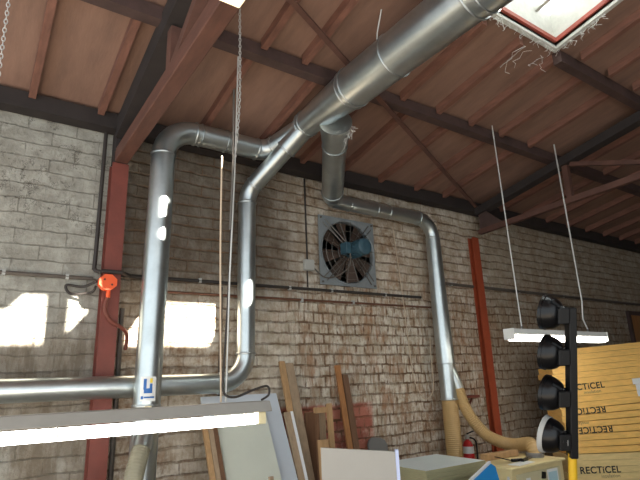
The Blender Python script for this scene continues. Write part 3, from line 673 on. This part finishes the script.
obj('edge_strip', MB().prism([B1-na*.003, B1+ua*.018-na*.003, B1+ua*.018-na*.003+V((0, 0, 1.26)), B1-na*.003+V((0, 0, 1.26))], na*.024), M['blueedge'], t)
mb = MB(); pr = [(3.57, 0), (3.83, 0), (3.83, .95), (3.80, 1.0), (3.75, 1.025), (3.64, 1.04), (3.595, 1.02), (3.57, .97)]
tag(obj('grey_sheet', mb.prism([(x, 4.31+z*.1, z) for x, z in pr], (0, .02, 0)), M['greysheet']), 'small dark grey sheet with rounded top corners peeking over the cream board', 'sheet')

# flat pile of sheets on a low bench
t = thing('low_bench', 'plain wooden bench under the pile of pale sheets', 'bench', (3.8, 3.76, 0))
obj('bench_top', MB().box(3.38, 4.2, 3.43, 4.08, .56, .6), M['wood'], t)
for x in (3.42, 4.12):
    for y in (3.47, 3.99): obj('leg', MB().box(x, x+.05, y, y+.05, 0, .56), M['wood'], t)
names = ['topmost pale blue-white sheet of the flat pile beside the cream board'] + ['%s sheet from the top of the flat pile beside the cream board' % o for o in ordn[1:7]]
for i in range(7):
    z1 = .85-.0355*i; dx, dy = (random.uniform(-.012, .012), random.uniform(-.01, .01)) if i else (0, 0)
    o = tag(obj('mdf_sheet', MB().box(3.41+dx, 4.21+dx, 3.44+dy, 4.07+dy, z1-.034, z1), M['mdf'], None, .002), names[i], 'sheet', 'flat pile of sheets')
    if i == 0:
        o.data.materials.append(M['mdftop'])
        for p in o.data.polygons:
            if p.normal.z > .9: p.material_index = 1

# cream cabinet with clutter
t = thing('machine_cabinet', 'cream machine cabinet with papers on its door below the curved hose', 'cabinet', (4.7, 3.45, 0))
obj('body', MB().box(4.27, 5.11, 3.215, 3.72, .02, .775), M['cab'], t, .006)
obj('cabinet_top', MB().box(4.25, 5.13, 3.19, 3.74, .776, .8), M['cab'], t, .005)
dr = obj('door', MB().box(4.33, 5.03, 3.2, 3.214, .08, .735), M['cabdoor'], t, .004)
obj('handle', MB().prism([(4.70, 3.2, .66), (4.73, 3.2, .66), (4.745, 3.2, .715), (4.72, 3.2, .72)], (0, -.03, 0)), M['black'], dr)
obj('paper_notice', MB().box(4.8, 4.98, 3.1965, 3.199, .57, .725), M['paper'], dr)
obj('paper_notice', MB().box(4.82, 4.96, 3.1945, 3.1962, .6, .70), M['paleblue'], dr)
obj('sticker', MB().box(4.46, 4.53, 3.1965, 3.199, .56, .69), M['paper'], dr)
tag(obj('wood_block', MB().obox((4.66, 3.62, .835), (1, -.05, 0), (0, 1, 0), (0, 0, 1), .5, .07, .06), M['wood'], None, .003), 'brown wood length lying on the cream cabinet behind the tools', 'wood')
t = thing('hand_tool', 'dark flat scraper lying on the cream cabinet, blade raised', 'tool', (4.45, 3.42, .8))
obj('blade', MB().bar((4.38, 3.44, .86), (4.56, 3.4, .812), .06, .008), M['blacksatin'], t); obj('handle', MB().bar((4.55, 3.4, .816), (4.68, 3.37, .815), .03, .026), M['black'], t, .004)
t = thing('hand_tool', 'black handled tool lying beside the hose end on the cabinet', 'tool', (4.72, 3.35, .8))
obj('handle', MB().bar((4.62, 3.33, .816), (4.74, 3.36, .816), .03, .028), M['black'], t, .004); obj('shaft', MB().bar((4.74, 3.36, .812), (4.86, 3.39, .812), .014, .012), M['wire'], t)
tag(obj('paper_sheet', MB().obox((4.55, 3.29, .8025), (1, .1, 0), (-.1, 1, 0), (0, 0, 1), .3, .12, .003), M['paper']), 'white paper lying on the near edge of the cream cabinet', 'paper')
mb = MB(); bmesh.ops.create_icosphere(mb.bm, subdivisions=3, radius=1)
for v in mb.bm.verts:
    k = 1+.28*math.sin(7*v.co.x+3*v.co.z)*math.cos(6*v.co.y)+random.uniform(-.08, .08); v.co = V((4.17+v.co.x*.075*k, 3.16+v.co.y*.06*k, .37+(v.co.z+1)*.19*k))
bmesh.ops.translate(mb.bm, verts=mb.bm.verts, vec=(0, 0, -min(v.co.z for v in mb.bm.verts))); bmesh.ops.scale(mb.bm, verts=mb.bm.verts, vec=(1, 1, .75/max(v.co.z for v in mb.bm.verts)))
tag(obj('plastic_bag', mb, M['film']), 'crumpled whitish plastic film bundle standing by the cabinet corner', 'plastic film')
t = thing('blue_sheet', 'bright blue sheet with a white edge propped before the flat pile', 'sheet', (3.9, 3.1, 0))
Bp = [(3.25, 2.96, 0), (4.0, 2.96, 0), (3.89, 3.08, .87), (3.84, 3.083, .9), (3.25, 3.053, .68)]
obj('panel', MB().prism(Bp, (0, .02, 0)), M['blue'], t)
obj('edge_strip', MB().bar((3.25, 3.065, .692), (3.84, 3.095, .912), .024, .016), M['white'], t)

# ------------------------------------------------------------------ suction lifter on a yellow post
ur, fw = V((.8225, -.5688, 0)), V((.5688, .8225, 0))
top, bot = V((2.64, 1.48, 1.975)), V((2.728, 1.655, 1.205)); ax = (top-bot).normalized()
side = ur; dep = side.cross(ax).normalized()
t = thing('suction_lifter', 'black suction lifter bar with four cups on a yellow post', 'vacuum lifter', (2.9, 1.93, 0))
obj('beam', MB().obox((top+bot)/2, ax, side, dep, (top-bot).length, .04, .06), M['blacksatin'], t, .004)
obj('post', MB().tube([bot+ax*.02, (2.86, 1.9, .03)], .022, 16), M['yellow'], t)
obj('base_plate', MB().obox((2.86, 1.9, .015), ur, fw, (0, 0, 1), .4, .4, .03), M['yellow'], t, .004)
for i, zc in enumerate((1.935, 1.723, 1.51, 1.29)):
    f = (zc-bot.z)/(top.z-bot.z); c = bot.lerp(top, f); axis = (-side*.86+fw*(.80 if i < 3 else .78)+V((0, 0, .34))).normalized()
    o = c-side*.03
    prof = [(0, .05), (.022, .05), (.025, .058), (.034, .07), (.052, .082), (.075, .09), (.105, .0935), (.105, .086), (.085, .066), (.065, .03), (.06, 0)]
    cup = obj('suction_cup', MB().lathe(o, axis, prof, 36), M['black'], t)
    obj('cup_rim', MB().lathe(o, axis, [(.094, .0915), (.094, .0965), (.112 if i < 3 else .118, .0965 if i < 3 else .102), (.112 if i < 3 else .118, .086)], 36), M['black'] if i < 3 else M['greyrubber'], cup)
    obj('mount_block', MB().obox(o-side*.02, side, ax, dep, .06, .085, .07), M['blacksatin'], t, .005)
    obj('valve_lever', MB().bar(o-side*.02+ax*.04-dep*.0, o-side*.075+ax*.075, .018, .012), M['black'], cup)
    if i == 3: obj('label', MB().obox(o+axis*.03-fw*.0415-V((0, 0, .012)), axis, ax, fw, .035, .03, .003), M['paper'], cup)

# ------------------------------------------------------------------ insulation stack
A0 = V((5.965, 3.66, 0)); LEN, DEP, TH = 1.6, .42, .07
def board(i, z, roll, off, m, label, thick=TH):
    r = math.radians(roll); u = ur*math.cos(r)+V((0, 0, math.sin(r))); w = -ur*math.sin(r)+V((0, 0, math.cos(r)))
    o = A0+u*off+V((0, 0, z))
    t = thing('insulation_board', label, 'insulation board', o, 'stacked insulation boards')
    obj('board', MB().prism([o, o+u*LEN, o+u*LEN+fw*DEP, o+fw*DEP], w*(thick-.002)), M[m], t, .0025)
    return t, o, u, w
def lettering(t, o, u, w, x, txt, size, m, flip=False, up=.02, name='printed_lettering'):
    cu = bpy.data.curves.new(name, 'FONT'); cu.body = txt; cu.size = size; cu.extrude = .0008; cu.space_character = 1.08; cu.offset = .0022 if size > .08 else 0
    tmp = bpy.data.objects.new(name, cu); C.objects.link(tmp); dg = bpy.context.evaluated_depsgraph_get(); dg.update()
    me = bpy.data.meshes.new_from_object(tmp.evaluated_get(dg)); bpy.data.objects.remove(tmp)
    uu, ww = (u, w) if not flip else (-u, -w)
    org = o+u*x+w*up-fw*.002-t.location
    me.transform(Matrix((uu, ww, -fw)).transposed().to_4x4()); me.transform(Matrix.Translation(org))
    ob = bpy.data.objects.new(name, me); C.objects.link(ob); ob.parent = t; me.materials.append(M[m]); return ob
N, LOW = 27, 10
ordn2 = ordn+['thirteenth', 'fourteenth', 'fifteenth', 'sixteenth', 'seventeenth']
for i in range(N):
    k = N-1-i; lower = i < LOW
    roll = 0 if lower else min(3.6, (i-LOW+1)*.45)
    off = random.uniform(-.015, .015)-(.05 if i in (23, 22) else 0)-(.025 if i in (20, 21) else 0)+(.02 if i > 24 else 0)
    if not lower: lab = ('topmost' if k == 0 else ordn2[k])+' yellow wrapped board counted from the top of the insulation stack'
    else: lab = ('topmost' if i == LOW-1 else ordn2[LOW-1-i])+' pale board of the lower pack under the yellow insulation stack'
    t, o, u, w = board(i, i*TH+(0 if lower else .003), roll, off, 'foam2' if lower else 'foam', lab)
    txt = {20: ('RECTiCEL', .10, 'ink', False, .10, .0), 19: ('insulation', .05, 'greyink', False, .30, .02), 16: ('RECTiCEL', .10, 'ink', True, .53, .072), 13: ('RECTiCEL', .10, 'ink', True, .57, .072),
           14: ('insulation', .05, 'greyink', True, .30, .06), 7: ('RECTiCEL', .103, 'ink', False, .10, .0), 6: ('insulation', .052, 'greyink', False, .34, .02)}.get(i)
    if txt: lettering(t, o, u, w, txt[4]-off, txt[0], txt[1], txt[2], txt[3], txt[5])
    if i in (18, 19, 20): obj('paper_label', MB().prism([o+u*.93-fw*.004, o+u*1.3-fw*.004, o+u*1.3-fw*.004+w*.068, o+u*.93-fw*.004+w*.068], fw*.002), M['paper'], t)
# dark timber frame far along the wall
t = thing('wall_frame', 'brown wooden frame hung on the far end of the brick wall', 'frame', (10.3, 4.56, 2.2))
obj('stile', MB().box(10.05, 10.12, 4.54, 4.598, 2.0, 2.68), M['darkframe'], t); obj('stile', MB().box(10.7, 10.77, 4.54, 4.598, 2.0, 2.68), M['darkframe'], t)
obj('rail', MB().box(10.12, 10.7, 4.54, 4.598, 2.61, 2.68), M['darkframe'], t); obj('rail', MB().box(10.12, 10.7, 4.54, 4.598, 2.0, 2.07), M['darkframe'], t)
obj('panel', MB().box(10.12, 10.7, 4.57, 4.598, 2.07, 2.61), M['orangewood'], t)

# ------------------------------------------------------------------ light, camera, colour
w = bpy.data.worlds.new('World'); bpy.context.scene.world = w; w.use_nodes = True
bg = w.node_tree.nodes['Background']; bg.inputs[0].default_value = (.86, .94, 1, 1); bg.inputs[1].default_value = 1.95
sl = bpy.data.lights.new('sun', 'SUN'); sl.energy = 70; sl.angle = math.radians(.6); sl.color = (1, .95, .86)
so = bpy.data.objects.new('sun', sl); C.objects.link(so); so.rotation_euler = SUN.to_track_quat('-Z', 'Y').to_euler()

YAW, PIT, ROL = math.radians(34.669), math.radians(15.405), math.radians(-2.0216)
f = V((math.sin(YAW)*math.cos(PIT), math.cos(YAW)*math.cos(PIT), math.sin(PIT))); r = V((math.cos(YAW), -math.sin(YAW), 0)); u = r.cross(f)
r2 = r*math.cos(ROL)+u*math.sin(ROL); u2 = u*math.cos(ROL)-r*math.sin(ROL)
cd = bpy.data.cameras.new('camera'); co = bpy.data.objects.new('camera', cd); C.objects.link(co)
cd.sensor_width = 36; cd.lens = 505.05/640*36; cd.clip_start = .05
co.matrix_world = Matrix.Translation((0, 0, 1.65)) @ Matrix((r2, u2, -f)).transposed().to_4x4()
S = bpy.context.scene; S.camera = co
vs = S.view_settings; vs.view_transform = 'Standard'; vs.look = 'None'; vs.gamma = 1; vs.use_curve_mapping = False; vs.exposure = 0.0
